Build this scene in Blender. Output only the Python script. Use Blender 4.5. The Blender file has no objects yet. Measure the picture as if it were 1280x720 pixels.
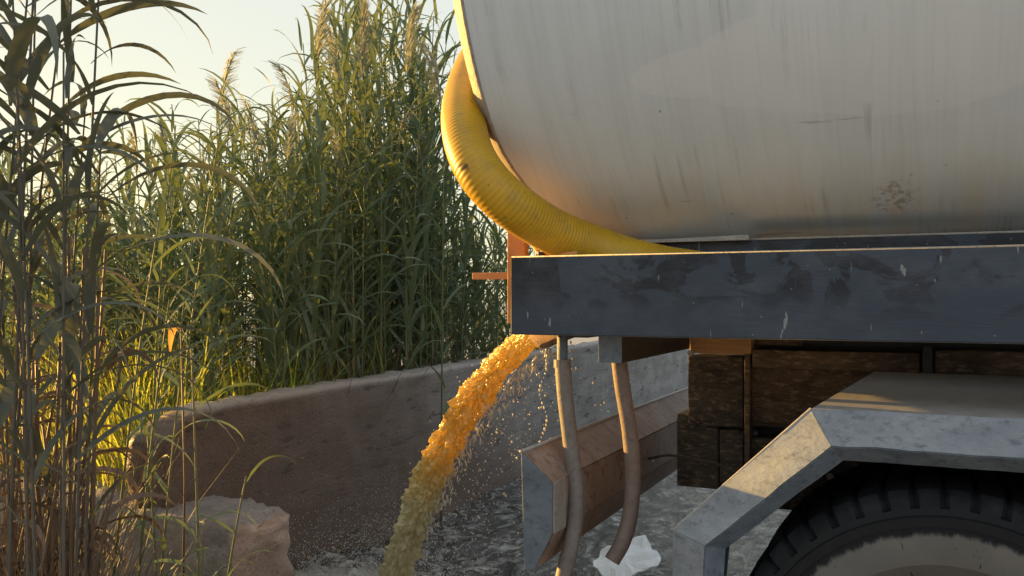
import bpy, bmesh, math, random
import numpy as np
from mathutils import Vector, Matrix, noise
random.seed(7); noise.seed_set(3)
R = math.radians
SC = bpy.context.scene
COL = SC.collection

# ------------------------------------------------------------------ camera
FPX, CX, HY, EYE = 1100.0, 640.0, 374.0, 1.45
YAW = R(24.87)
cd = bpy.data.cameras.new('camera'); cam = bpy.data.objects.new('camera', cd); COL.objects.link(cam)
cam.location = (0, 0, EYE); cam.rotation_euler = (R(90), 0, YAW)
cd.sensor_width = 36; cd.lens = FPX / 1280 * 36; cd.shift_y = (HY - 360) / 1280
cd.clip_start = 0.05; cd.clip_end = 5000
SC.camera = cam
# ------------------------------------------------------------------ sky, sun, exposure
SUN_AZ, SUN_EL = R(-85), R(6.3)          # azimuth from +Y towards +X (negative: to the left, -X)
SUN_DIR = Vector((math.sin(SUN_AZ)*math.cos(SUN_EL), math.cos(SUN_AZ)*math.cos(SUN_EL), math.sin(SUN_EL)))
w = bpy.data.worlds.new('World'); SC.world = w; w.use_nodes = True
nt = w.node_tree; bg = nt.nodes['Background']
sky = nt.nodes.new('ShaderNodeTexSky'); sky.sky_type = 'NISHITA'; sky.sun_disc = False
sky.sun_elevation = SUN_EL; sky.sun_rotation = SUN_AZ
sky.air_density = 1.0; sky.dust_density = 1.0; sky.ozone_density = 1.0
# thin evening haze veils the clear sky: pale all round, warm low down on the sun's side
tc = nt.nodes.new('ShaderNodeTexCoord'); sx_ = nt.nodes.new('ShaderNodeSeparateXYZ'); nt.links.new(tc.outputs['Generated'], sx_.inputs[0])
def wm(op, a, b=0.0, clamp=False):
    x = nt.nodes.new('ShaderNodeMath'); x.operation = op; x.use_clamp = clamp
    for v, i in ((a, 0), (b, 1)):
        if isinstance(v, (int, float)): x.inputs[i].default_value = v
        else: nt.links.new(v, x.inputs[i])
    return x.outputs[0]
def wmix(fac, a, b):
    x = nt.nodes.new('ShaderNodeMix'); x.data_type = 'RGBA'
    for v, i in ((fac, 0), (a, 6), (b, 7)):
        if isinstance(v, (int, float)): x.inputs[i].default_value = v
        elif isinstance(v, tuple): x.inputs[i].default_value = (*v, 1)
        else: nt.links.new(v, x.inputs[i])
    return x.outputs[2]
side = wm('ADD', wm('MULTIPLY', wm('ADD', wm('MULTIPLY', sx_.outputs[0], SUN_DIR.x), wm('MULTIPLY', sx_.outputs[1], SUN_DIR.y)), .5), .5, True)
low = wm('POWER', wm('SUBTRACT', 1.0, wm('MAXIMUM', sx_.outputs[2], 0.0), True), 3.2)
veil = wmix(wm('POWER', side, 1.5), (1.47, 1.66, 1.92), (1.52, 1.57, 1.42))
veil = wmix(wm('MULTIPLY', low, wm('POWER', side, 2.0)), veil, (2.05, 1.80, .92))
nt.links.new(wmix(.90, sky.outputs[0], veil), bg.inputs[0]); bg.inputs[1].default_value = 0.15
sd = bpy.data.lights.new('sun', 'SUN'); so = bpy.data.objects.new('sun', sd); COL.objects.link(so)
sd.energy = 4.6; sd.angle = R(0.5); sd.color = (1.0, 0.57, 0.14)
so.rotation_euler = SUN_DIR.to_track_quat('Z', 'Y').to_euler()
SC.view_settings.view_transform = 'Standard'; SC.view_settings.look = 'None'
SC.view_settings.exposure = 1.78; SC.view_settings.gamma = 1.0

# ------------------------------------------------------------------ helpers
def ray(px):
    a = (px - CX) / FPX
    f = (-math.sin(YAW), math.cos(YAW)); r = (math.cos(YAW), math.sin(YAW))
    return (f[0] + a*r[0], f[1] + a*r[1])
def atY(px, py, Y):
    """point of the plane at distance Y that the photograph shows at px, py"""
    q = ray(px); t = Y / q[1]
    return Vector((q[0]*t, Y, EYE - (py - HY)/FPX*t))
def atD(px, d):
    q = ray(px); return (q[0]*d, q[1]*d)
def fbm(p, o=4): return noise.fractal(Vector(p), 1.0, 2.0, o)

class MB:
    def __init__(s): s.v = []; s.f = []
    def add(s, v, f):
        n = len(s.v); s.v += [tuple(q) for q in v]; s.f += [tuple(i + n for i in q) for q in f]
        return s
    def box(s, x0, x1, y0, y1, z0, z1):
        v = [(x, y, z) for x in (x0, x1) for y in (y0, y1) for z in (z0, z1)]
        return s.add(v, [(0,1,3,2),(4,6,7,5),(0,4,5,1),(2,3,7,6),(0,2,6,4),(1,5,7,3)])
    def prism(s, poly, y0, y1, shift=(0,0)):
        """poly in x,z extruded along Y"""
        n = len(poly)
        v = [(x, y0, z) for x, z in poly] + [(x+shift[0], y1, z+shift[1]) for x, z in poly]
        f = [tuple(range(n)), tuple(range(2*n-1, n-1, -1))] + [(i, i+n, (i+1) % n + n, (i+1) % n) for i in range(n)]
        return s.add(v, f)
    def tube(s, pts, rad, n=10, caps=True, tw=0):
        pts = [Vector(p) for p in pts]; N = len(pts)
        if not hasattr(rad, '__len__'): rad = [rad]*N
        base = len(s.v); up = None
        for i, p in enumerate(pts):
            t = (pts[min(i+1, N-1)] - pts[max(i-1, 0)]).normalized()
            if up is None:
                up = t.orthogonal().normalized()
            up = (up - t*up.dot(t)).normalized(); sd_ = t.cross(up)
            for k in range(n):
                a = 2*math.pi*k/n
                s.v.append(tuple(p + (up*math.cos(a) + sd_*math.sin(a))*rad[i]))
        for i in range(N-1):
            for k in range(n):
                a = base+i*n+k; b = base+i*n+(k+1) % n
                s.f.append((a, b, b+n, a+n))
        if caps:
            s.f.append(tuple(base+k for k in range(n))[::-1]); s.f.append(tuple(base+(N-1)*n+k for k in range(n)))
        return s
    def mesh(s, name):
        m = bpy.data.meshes.new(name); m.from_pydata(s.v, [], s.f); m.update(); return m
    def build(s, name, mat, parent=None, smooth=False, bevel=0, seg=2):
        m = s.mesh(name)
        if mat: m.materials.append(mat)
        bm = bmesh.new(); bm.from_mesh(m); bmesh.ops.recalc_face_normals(bm, faces=bm.faces)
        if bevel:
            es = [e for e in bm.edges if len(e.link_faces) == 2 and e.calc_face_angle(0) > 0.35]
            bmesh.ops.bevel(bm, geom=es, offset=bevel, segments=seg, affect='EDGES', profile=0.5, clamp_overlap=True)
        bm.to_mesh(m); bm.free()
        if smooth: m.shade_smooth()
        o = bpy.data.objects.new(name, m); COL.objects.link(o)
        if parent: o.parent = parent
        return o
def link(name, mesh, parent=None):
    o = bpy.data.objects.new(name, mesh); COL.objects.link(o)
    if parent: o.parent = parent
    return o
def tag(o, label=None, cat=None, group=None, kind=None):
    if label: o['label'] = label
    if cat: o['category'] = cat
    if group: o['group'] = group
    if kind: o['kind'] = kind
    return o
def empty(name, loc=(0,0,0), rz=0):
    o = bpy.data.objects.new(name, None); COL.objects.link(o); o.location = loc; o.rotation_euler = (0,0,rz)
    o.empty_display_size = .1
    return o
def spline(P, n=20):
    P = [Vector(p) for p in P]; P = [P[0]*2-P[1]] + P + [P[-1]*2-P[-2]]; out = []
    for i in range(1, len(P)-2):
        for k in range(n):
            t = k/n; a, b, c, d = P[i-1:i+3]
            out.append(.5*((2*b) + (c-a)*t + (2*a-5*b+4*c-d)*t*t + (3*b-a-3*c+d)*t**3))
    out.append(P[-2]); return out

# ------------------------------------------------------------------ materials
class NT:
    def __init__(s, name):
        s.m = bpy.data.materials.new(name); s.m.use_nodes = True; s.t = s.m.node_tree; s.p = s.t.nodes['Principled BSDF']; s.out = s.t.nodes['Material Output']
        s.co = None
    def n(s, typ, **kw):
        x = s.t.nodes.new(typ)
        for k, v in kw.items(): setattr(x, k, v)
        return x
    def l(s, a, b): s.t.links.new(a, b)
    def coord(s, scale=(1,1,1), rot=(0,0,0), loc=(0,0,0), obj=True):
        c = s.n('ShaderNodeTexCoord'); m = s.n('ShaderNodeMapping'); s.l(c.outputs['Object' if obj else 'Generated'], m.inputs[0])
        m.inputs['Scale'].default_value = scale; m.inputs['Rotation'].default_value = rot; m.inputs['Location'].default_value = loc
        return m.outputs[0]
    def noise(s, co, scale, detail=6, rough=.6, dist=0):
        x = s.n('ShaderNodeTexNoise'); s.l(co, x.inputs['Vector']); x.inputs['Scale'].default_value = scale
        x.inputs['Detail'].default_value = detail; x.inputs['Roughness'].default_value = rough; x.inputs['Distortion'].default_value = dist
        return x.outputs['Fac']
    def vor(s, co, scale, feature='F1', out='Distance'):
        x = s.n('ShaderNodeTexVoronoi', feature=feature); s.l(co, x.inputs['Vector']); x.inputs['Scale'].default_value = scale
        return x.outputs[out]
    def ramp(s, fac, stops):
        x = s.n('ShaderNodeValToRGB'); s.l(fac, x.inputs[0]); e = x.color_ramp.elements
        while len(e) < len(stops): e.new(.5)
        for k, (p, c) in enumerate(stops):
            e[k].position = p; e[k].color = (c, c, c, 1) if isinstance(c, (int, float)) else (*c, 1)
        return x.outputs[0]
    def mix(s, fac, a, b, mode='MIX'):
        x = s.n('ShaderNodeMix', data_type='RGBA', blend_type=mode)
        for v, i in ((fac, 0), (a, 6), (b, 7)):
            if isinstance(v, (int, float)): x.inputs[i].default_value = v if i == 0 else (v, v, v, 1)
            elif isinstance(v, tuple): x.inputs[i].default_value = (*v, 1)
            else: s.l(v, x.inputs[i])
        return x.outputs[2]
    def math(s, op, a, b=0.0, clamp=False):
        x = s.n('ShaderNodeMath', operation=op, use_clamp=clamp)
        for v, i in ((a, 0), (b, 1)):
            if isinstance(v, (int, float)): x.inputs[i].default_value = v
            else: s.l(v, x.inputs[i])
        return x.outputs[0]
    def sep(s, co):
        x = s.n('ShaderNodeSeparateXYZ'); s.l(co, x.inputs[0]); return x.outputs
    def blob(s, centre, radii, wob=.3, ws=8):
        """soft irregular patch around a point on the object (a stain or mark with a shape of its own)"""
        c = s.n('ShaderNodeTexCoord').outputs['Object']
        nz = s.n('ShaderNodeTexNoise'); s.l(c, nz.inputs['Vector']); nz.inputs['Scale'].default_value = ws; nz.inputs['Detail'].default_value = 5
        sub = s.n('ShaderNodeVectorMath', operation='SUBTRACT'); s.l(c, sub.inputs[0]); sub.inputs[1].default_value = centre
        mul = s.n('ShaderNodeVectorMath', operation='DIVIDE'); s.l(sub.outputs[0], mul.inputs[0]); mul.inputs[1].default_value = radii
        ln = s.n('ShaderNodeVectorMath', operation='LENGTH'); s.l(mul.outputs[0], ln.inputs[0])
        d = s.math('ADD', ln.outputs['Value'], s.math('MULTIPLY', s.math('SUBTRACT', nz.outputs['Fac'], .5), wob*4))
        return s.math('SUBTRACT', 1.0, d, True)
    def bump(s, h, strength=.3, dist=.01, prev=None):
        x = s.n('ShaderNodeBump'); s.l(h, x.inputs['Height']); x.inputs['Strength'].default_value = strength; x.inputs['Distance'].default_value = dist
        if prev: s.l(prev, x.inputs['Normal'])
        return x.outputs[0]
    def fin(s, col=None, rough=.6, normal=None, metal=0, spec=None, trans=None, trans_col=None):
        p = s.p
        if col is not None:
            if isinstance(col, tuple): p.inputs['Base Color'].default_value = (*col, 1)
            else: s.l(col, p.inputs['Base Color'])
        if isinstance(rough, (int, float)): p.inputs['Roughness'].default_value = rough
        else: s.l(rough, p.inputs['Roughness'])
        p.inputs['Metallic'].default_value = metal
        if spec is not None: p.inputs['Specular IOR Level'].default_value = spec
        if normal: s.l(normal, p.inputs['Normal'])
        if trans:
            tr = s.n('ShaderNodeBsdfTranslucent'); mx = s.n('ShaderNodeMixShader'); mx.inputs[0].default_value = trans
            c = trans_col if trans_col is not None else col
            if isinstance(c, tuple): tr.inputs[0].default_value = (*c, 1)
            else: s.l(c, tr.inputs[0])
            s.l(p.outputs[0], mx.inputs[1]); s.l(tr.outputs[0], mx.inputs[2]); s.l(mx.outputs[0], s.out.inputs[0])
        return s.m

def m_tank():
    n = NT('tank_dirty_grey_sheet')
    st = n.noise(n.coord((9, .6, .5)), 2.6, 7, .65)
    st2 = n.noise(n.coord((30, 1.2, .7), loc=(3,1,0)), 3, 4, .6)
    big = n.noise(n.coord((1, 1, 1.2)), 1.3, 4, .5, .6)
    col = n.mix(n.ramp(st, [(.35, 0), (.72, 1)]), (.57, .62, .665), (.515, .565, .605))
    col = n.mix(n.math('MULTIPLY', n.ramp(st2, [(.50, 0), (.70, 1)]), .17), col, (.34, .345, .335))
    # wiped paler patches with visible edges
    p1 = n.ramp(n.blob((-.10, 1.92, 1.98), (.42, 9, .115), .10, 5), [(.0, 0), (.03, 1)])
    p2 = n.ramp(n.blob((.22, 1.9, 2.09), (.55, 9, .16), .12, 3), [(.0, 0), (.03, 1)])
    p3 = n.ramp(n.blob((-.48, 1.9, 1.98), (.16, 9, .05), .10, 6), [(.0, 0), (.05, 1)])
    col = n.mix(n.math('MULTIPLY', n.math('MAXIMUM', n.math('MAXIMUM', p1, p2), p3), .33), col, (.68, .70, .71))
    col = n.mix(n.math('MULTIPLY', n.ramp(big, [(.45, 0), (.7, 1)]), .25), col, (.64, .645, .63))
    # tan seepage low on the flank, toned paler to offset the belly's shade
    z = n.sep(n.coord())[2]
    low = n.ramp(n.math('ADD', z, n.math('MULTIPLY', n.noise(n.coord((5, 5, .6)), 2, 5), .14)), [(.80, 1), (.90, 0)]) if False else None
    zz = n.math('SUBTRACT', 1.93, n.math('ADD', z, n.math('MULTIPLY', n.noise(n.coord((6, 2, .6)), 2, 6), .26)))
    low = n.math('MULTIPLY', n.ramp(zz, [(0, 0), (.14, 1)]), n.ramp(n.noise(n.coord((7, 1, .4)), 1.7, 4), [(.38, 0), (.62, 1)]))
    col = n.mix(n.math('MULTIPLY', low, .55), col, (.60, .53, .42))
    # rust smudge, pits and runs
    sm = n.math('MULTIPLY', n.blob(tuple(atY(1112, 226, 2.0)), (.060, 9, .045), .25, 40), n.ramp(n.noise(n.coord((1,1,1)), 70, 5), [(.47, 0), (.60, 1)]))
    col = n.mix(n.math('MULTIPLY', n.ramp(sm, [(.03, 0), (.45, 1)]), .5), col, (.16, .10, .07))
    pits = n.ramp(n.vor(n.coord((1,1,.8)), 9), [(.02, 1), (.045, 0)])
    col = n.mix(n.math('MULTIPLY', pits, .5), col, (.13, .12, .10))
    runs = n.ramp(n.noise(n.coord((22, .9, .9), loc=(7,0,2)), 2, 4), [(.56, 0), (.66, 1)])
    mask = n.ramp(n.noise(n.coord((2,2,3), loc=(1,5,3)), 1.6, 3), [(.5, 0), (.6, 1)])
    col = n.mix(n.math('MULTIPLY', n.math('MULTIPLY', runs, mask), .28), col, (.17, .165, .15))
    sc = n.ramp(n.noise(n.coord((1.2, 1, 16), rot=(0, R(9), 0)), 3.4, 3, .5), [(.70, 0), (.73, 1)])
    col = n.mix(n.math('MULTIPLY', sc, .35), col, (.18, .17, .15))
    b = n.bump(n.noise(n.coord(), 1.6, 3), .25, .05)
    b = n.bump(st2, .08, .004, b)
    return n.fin(col, n.ramp(st, [(.3, .6), (.7, .75)]), b, metal=0, spec=.35)
def m_navy():
    n = NT('navy_painted_steel')
    br = n.noise(n.coord((3, 3, 60)), 4, 6, .7)
    bl = n.noise(n.coord((1, 1, 1.2), loc=(.7, 0, .4)), 4.6, 4, .55, 1.6)
    col = n.mix(br, (.020, .029, .045), (.048, .064, .092))
    z = n.sep(n.coord())[2]
    wet = n.math('MULTIPLY', n.ramp(bl, [(.50, 0), (.535, 1)]), n.ramp(n.math('SUBTRACT', z, 1.38), [(.02, 0), (.10, 1)]))
    col = n.mix(n.math('MULTIPLY', wet, .85), col, (.006, .007, .014))
    haze = n.ramp(n.noise(n.coord((2, 1, 3), loc=(4,0,0)), 3, 5, .7), [(.45, 0), (.75, 1)])
    col = n.mix(n.math('MULTIPLY', haze, .5), col, (.085, .10, .125))
    sc = n.ramp(n.noise(n.coord((5, 5, 1.4), rot=(0, R(20), 0)), 11, 3, .5), [(.715, 0), (.735, 1)])
    sc2 = n.ramp(n.noise(n.coord((18, 5, 1.2), loc=(2,2,2)), 5, 2, .5), [(.72, 0), (.74, 1)])
    col = n.mix(n.math('MULTIPLY', n.math('MAXIMUM', sc, sc2), .5), col, (.35, .35, .34))
    speck = n.ramp(n.vor(n.coord(), 26), [(.03, 1), (.07, 0)])
    col = n.mix(n.math('MULTIPLY', speck, .35), col, (.32, .32, .31))
    b = n.bump(br, .25, .003)
    b = n.bump(n.noise(n.coord(), 4, 4), .3, .01, b)
    return n.fin(col, n.mix(wet, .42, .25), b, metal=.0, spec=.3)
def m_steel(name, c1, c2, c3, sc=1.0, rough=.55, bmp=.35, stretch=(1,1,1)):
    n = NT(name)
    a = n.noise(n.coord(stretch), 7*sc, 8, .68, .4); b_ = n.noise(n.coord(stretch, loc=(3,7,1)), 34*sc, 6, .7)
    col = n.mix(n.ramp(a, [(.36, 0), (.64, 1)]), c1, c2)
    col = n.mix(n.ramp(b_, [(.52, 0), (.68, 1)]), col, c3)
    sp = n.ramp(n.vor(n.coord(), 60*sc), [(.05, 1), (.12, 0)])
    col = n.mix(n.math('MULTIPLY', sp, .3), col, tuple(min(1, q*2.2) for q in c2))
    bb = n.bump(b_, bmp, .006); bb = n.bump(a, bmp, .02, bb)
    return n.fin(col, rough, bb, spec=.4)
def m_concrete(name, dark=False, pink=False):
    n = NT(name)
    co = n.coord(); a = n.noise(co, 2.2, 8, .7); g = n.noise(co, 60, 5, .75); sp = n.vor(co, 42)
    board = n.noise(n.coord((1, .5, 5), loc=(0,2,1)), 2.0, 7, .7, .4)
    c1, c2 = ((.20, .185, .168), (.31, .29, .265)) if not pink else ((.33, .27, .23), (.46, .39, .34))
    col = n.mix(n.ramp(a, [(.35, 0), (.65, 1)]), c1, c2)
    col = n.mix(n.math('MULTIPLY', n.ramp(board, [(.40, 1), (.58, 0)]), .45), col, tuple(q*.55 for q in c1))
    col = n.mix(n.math('MULTIPLY', n.ramp(g, [(.35, 1), (.5, 0)]), .5), col, tuple(q*.5 for q in c1))
    if dark:   # damp brown stain left by the outflow, climbing the wall near its broken end
        x, y, z = n.sep(co)
        edge = n.math('ADD', n.math('MULTIPLY', n.math('SUBTRACT', y, 2.4), -.17), n.math('MULTIPLY', n.noise(n.coord((1,.8,1)), 2.2, 5, .6), .45))
        wet = n.ramp(n.math('SUBTRACT', n.math('ADD', edge, 1.0), n.math('MULTIPLY', z, .45)), [(.18, 0), (.62, 1)])
        col = n.mix(n.math('MULTIPLY', wet, .9), col, (.098, .067, .048))
        hole = n.math('MULTIPLY', n.ramp(n.noise(n.coord((1, .5, 2.2)), 9, 3), [(.62, 0), (.66, 1)]), .7)
        col = n.mix(hole, col, (.05, .04, .032))
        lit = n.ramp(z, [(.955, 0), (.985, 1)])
        col = n.mix(n.math('MULTIPLY', lit, .6), col, (.36, .335, .30))  # light on the wall top mixed into the colour
        rg = n.mix(wet, .85, .55)
    else: rg = .9
    b = n.bump(g, .7, .008); b = n.bump(n.ramp(sp, [(.0, 0), (.3, 1)]), .45, .008, b); b = n.bump(board, .3, .02, b)
    return n.fin(col, rg, b, spec=.25)
def m_leaf(name, c1, c2, c3, tr=.4, warm=None):
    n = NT(name); oi = n.n('ShaderNodeObjectInfo').outputs['Random']
    a = n.noise(n.coord((1,1,1)), 3.1, 3); 
    col = n.mix(oi, c1, c2)
    col = n.mix(n.ramp(a, [(.50, 0), (.72, 1)]), col, c3)
    return n.fin(col, .6, None, spec=.18, trans=tr, trans_col=n.mix(.55, col, warm or (.30, .34, .06)))

M = dict(
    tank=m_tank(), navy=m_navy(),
    rust=m_steel('brown_rusted_steel', (.22, .14, .10), (.32, .225, .17), (.13, .08, .055)),
    endcap=m_steel('blue_grey_galvanised', (.085, .105, .13), (.135, .16, .19), (.055, .068, .085), 1.4),
    flange=m_steel('grey_brown_steel', (.26, .225, .195), (.33, .295, .26), (.17, .14, .12)),
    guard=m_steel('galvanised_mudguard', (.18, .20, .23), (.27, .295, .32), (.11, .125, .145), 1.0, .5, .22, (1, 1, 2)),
    guard_top=m_steel('pale_mudguard_top', (.34, .325, .31), (.40, .385, .365), (.28, .265, .25), .6, .45, .15),
    guard_in=m_steel('near_black_underside', (.018, .018, .019), (.035, .034, .033), (.012, .012, .012)),  # near-black finish for the mudguard's inner faces
    mud=m_steel('mud_caked_panel', (.030, .026, .023), (.105, .082, .060), (.24, .18, .125), 1.3, .9, 1.0, (.8, 1, 2.2)),
    mudrust=m_steel('muddy_rust_panel', (.050, .036, .028), (.15, .102, .070), (.27, .185, .125), 1.1, .9, 1.0, (.7, 1, 2.0)),
    timber=m_steel('worn_timber', (.34, .185, .085), (.42, .24, .115), (.24, .13, .06), 1.0, .8, .4, (.5, 1, 6)),
    black=m_steel('dark_chassis_steel', (.016, .015, .016), (.03, .028, .027), (.04, .03, .022)),
    hosegrey=m_steel('dusty_rubber', (.15, .125, .11), (.20, .17, .15), (.11, .09, .08), 2, .6, .15),
    hosebrown=m_steel('red_brown_rubber', (.14, .10, .085), (.18, .13, .11), (.10, .07, .06), 2, .6, .15),
    orange=m_steel('sun_orange_steel', (.55, .22, .07), (.62, .28, .10), (.38, .16, .06), 1, .6, .2),  # low sun's orange put into the steel's colour
    trim=m_steel('bare_steel_edge', (.30, .28, .26), (.38, .36, .33), (.18, .165, .15), 3, .5, .2),
    conc=m_concrete('damp_concrete', dark=True), conc2=m_concrete('grey_concrete'), conc3=m_concrete('pale_pink_concrete', pink=True),
    reed=m_leaf('reed_leaf', (.090, .135, .088), (.130, .178, .115), (.170, .195, .125), .24, (.30, .37, .07)),
    reedold=m_leaf('faded_reed_leaf', (.085, .098, .082), (.12, .132, .105), (.15, .145, .105), .16, (.24, .26, .10)),
    young=m_leaf('young_grass_leaf', (.13, .19, .05), (.20, .25, .07), (.28, .26, .09), .55, (.85, .85, .08)),
    stalk=m_leaf('reed_stalk', (.11, .14, .065), (.15, .17, .085), (.19, .16, .09), .05),
    stalkold=m_leaf('grey_reed_stalk', (.085, .08, .068), (.12, .11, .09), (.14, .115, .085), .04),
    dry=m_leaf('dry_straw', (.125, .085, .058), (.18, .13, .09), (.085, .06, .04), .06, (.4, .28, .15)),
    plume=m_leaf('seed_plume', (.34, .35, .27), (.40, .41, .32), (.27, .27, .20), .45, (.55, .56, .38)),
    orangeleaf=m_leaf('withered_orange_leaf', (.60, .28, .08), (.65, .30, .09), (.50, .30, .10), .6, (.9, .40, .08)),
)
def m_hose():
    n = NT('yellow_hose_plastic')
    a = n.noise(n.coord(), 7, 6, .65); d = n.noise(n.coord(loc=(2,0,4)), 24, 6, .75)
    col = n.mix(n.ramp(a, [(.35, 0), (.65, 1)]), (.50, .285, .012), (.58, .35, .018))
    col = n.mix(n.math('MULTIPLY', n.ramp(d, [(.50, 0), (.70, 1)]), .55), col, (.26, .20, .05))
    mk = n.ramp(n.blob(tuple(atY(598, 214, 2.05)), (.022, .2, .013), .25, 40), [(.05, 0), (.3, 1)])
    col = n.mix(n.math('MULTIPLY', mk, .85), col, (.04, .03, .02))
    sp = n.ramp(n.vor(n.coord(), 28), [(.05, 1), (.12, 0)])
    col = n.mix(n.math('MULTIPLY', sp, .5), col, (.10, .07, .03))
    return n.fin(col, .42, n.bump(d, .12, .003), spec=.45, trans=.12)
M['hose'] = m_hose()
def m_tyre():
    n = NT('dusty_tyre_rubber')
    x, y, z = n.sep(n.coord())
    r = n.math('SQRT', n.math('ADD', n.math('POWER', x, 2), n.math('POWER', z, 2)))
    ang = n.math('ARCTAN2', x, z)
    cm = n.n('ShaderNodeCombineXYZ'); n.l(n.math('MULTIPLY', ang, 6.5), cm.inputs[0]); n.l(n.math('MULTIPLY', r, 3), cm.inputs[1])
    drip = n.noise(cm.outputs[0], 1.6, 7, .75)
    edge = n.math('ADD', r, n.math('MULTIPLY', n.math('SUBTRACT', drip, .5), .05))
    dust = n.ramp(edge, [(.396, 1), (.404, 0)])
    fine = n.noise(n.coord(), 30, 6, .7)
    col = n.mix(fine, (.007, .008, .010), (.016, .017, .020))
    lug = n.math('MULTIPLY', n.ramp(r, [(.455, 0), (.47, 1)]), n.ramp(n.noise(n.coord(), 9, 4), [(.45, 0), (.6, 1)]))
    col = n.mix(n.math('MULTIPLY', lug, .35), col, (.045, .05, .06))
    spots = n.ramp(n.noise(cm.outputs[0], 5, 3, .5), [(.66, 0), (.69, 1)])
    dc = n.mix(n.noise(n.coord(loc=(1,1,1)), 9, 5), (.11, .105, .097), (.18, .17, .16))
    dc = n.mix(n.math('MULTIPLY', spots, .9), dc, (.03, .03, .03))
    col = n.mix(dust, col, dc)
    return n.fin(col, n.mix(dust, .6, .85), n.bump(fine, .35, .004), spec=.2)
M['tyre'] = m_tyre()
def m_water():
    n = NT('turbid_foaming_water')
    co = n.coord((1, 1, .3)); z = n.sep(n.coord())[2]
    a = n.noise(co, 2.4, 8, .72, 1.2); f = n.noise(co, 7, 7, .72, 1.8); v = n.noise(n.coord((1, .5, 1), rot=(0,0,R(30))), 4.5, 7, .68, 2.6)
    base = n.mix(a, (.018, .017, .014), (.055, .049, .041))
    foam = n.math('MULTIPLY', n.ramp(v, [(.44, 0), (.62, 1)]), n.ramp(f, [(.40, 0), (.62, 1)]))
    x, y, _ = n.sep(n.coord())
    near = n.ramp(n.math('ADD', x, n.math('MULTIPLY', a, .7)), [(.0, 0), (.01, 1)])
    # foam thins out away from the place where the jet lands
    dd = n.n('ShaderNodeVectorMath', operation='DISTANCE'); n.l(n.coord((1,1,0)), dd.inputs[0]); dd.inputs[1].default_value = (-2.15, 3.3, 0)
    fall = n.ramp(n.math('MULTIPLY', dd.outputs['Value'], .25), [(.15, .95), (.9, .46)])
    core = n.math('MULTIPLY', n.ramp(dd.outputs['Value'], [(.30, 1), (.75, 0)]), n.ramp(f, [(.30, 0), (.50, .85)]))
    fo = n.math('MAXIMUM', n.math('MULTIPLY', foam, fall), core)
    col = n.mix(fo, base, (.60, .60, .56))
    b = n.bump(f, .7, .03); b = n.bump(v, .8, .06, b)
    return n.fin(col, n.mix(fo, .18, .6), b, spec=.28)
M['water'] = m_water()
def m_jet():
    n = NT('amber_waste_water')
    co = n.coord(); a = n.noise(co, 22, 6, .7, .8); f = n.noise(co, 70, 4, .7)
    col = n.mix(n.ramp(a, [(.35, 0), (.68, 1)]), (.60, .46, .13), (.80, .68, .34))
    z = n.sep(co)[2]       # lower jet coloured paler: the wall's shade put in, along with froth
    froth_shade = n.ramp(n.math('ADD', z, n.math('MULTIPLY', a, .25)), [(.78, 1), (1.14, 0)])
    col = n.mix(froth_shade, col, n.mix(n.ramp(a, [(.35, 0), (.68, 1)]), (.56, .50, .32), (.80, .77, .62)))
    tcol = n.mix(froth_shade, (.92, .66, .13), (.80, .74, .46))
    b = n.bump(a, .35, .008); b = n.bump(f, .2, .003, b)
    return n.fin(col, .14, b, spec=.6, trans=.55, trans_col=tcol)
M['jet'] = m_jet()
def m_spray():
    n = NT('water_spray'); return n.fin((.55, .54, .50), .15, None, spec=.7, trans=.25, trans_col=(.9, .85, .7))
M['spray'] = m_spray()
def m_soil():
    n = NT('trodden_soil'); co = n.coord()
    a = n.noise(co, 1.1, 8, .7); g = n.noise(co, 35, 6, .7)
    col = n.mix(a, (.29, .28, .265), (.38, .37, .35)); col = n.mix(n.ramp(g, [(.5, 0), (.7, 1)]), col, (.43, .42, .40))
    return n.fin(col, .85, n.bump(g, .8, .02))
M['soil'] = m_soil()
def m_scrap():
    n = NT('white_crumpled_sheet'); co = n.coord(); g = n.noise(co, 14, 6, .7)
    return n.fin(n.mix(g, (.55, .58, .58), (.80, .82, .82)), .5, n.bump(g, .6, .015))
M['scrap'] = m_scrap()

# ------------------------------------------------------------------ ground and water
def gz(x, y):
    return .035*fbm((x*.8, y*.8, 1.3), 4)
n1 = 90; v = []; f = []
def warp(t, c, span): return c + math.copysign(abs(t)**3*span + abs(t)*7, t)
xs = [warp(-1+2*i/n1, -2.0, 900) for i in range(n1+1)]; ys = [warp(-1+2*i/n1, 5, 900) for i in range(n1+1)]
for y in ys:
    for x in xs: v.append((x, y, gz(x, y) - .06 + (0 if abs(x)+abs(y) < 40 else 0)))
for j in range(n1):
    for i in range(n1):
        a = j*(n1+1)+i; f.append((a, a+1, a+n1+2, a+n1+1))
g = MB().add(v, f).build('ground', M['soil'], smooth=True); tag(g, kind='structure')

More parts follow.
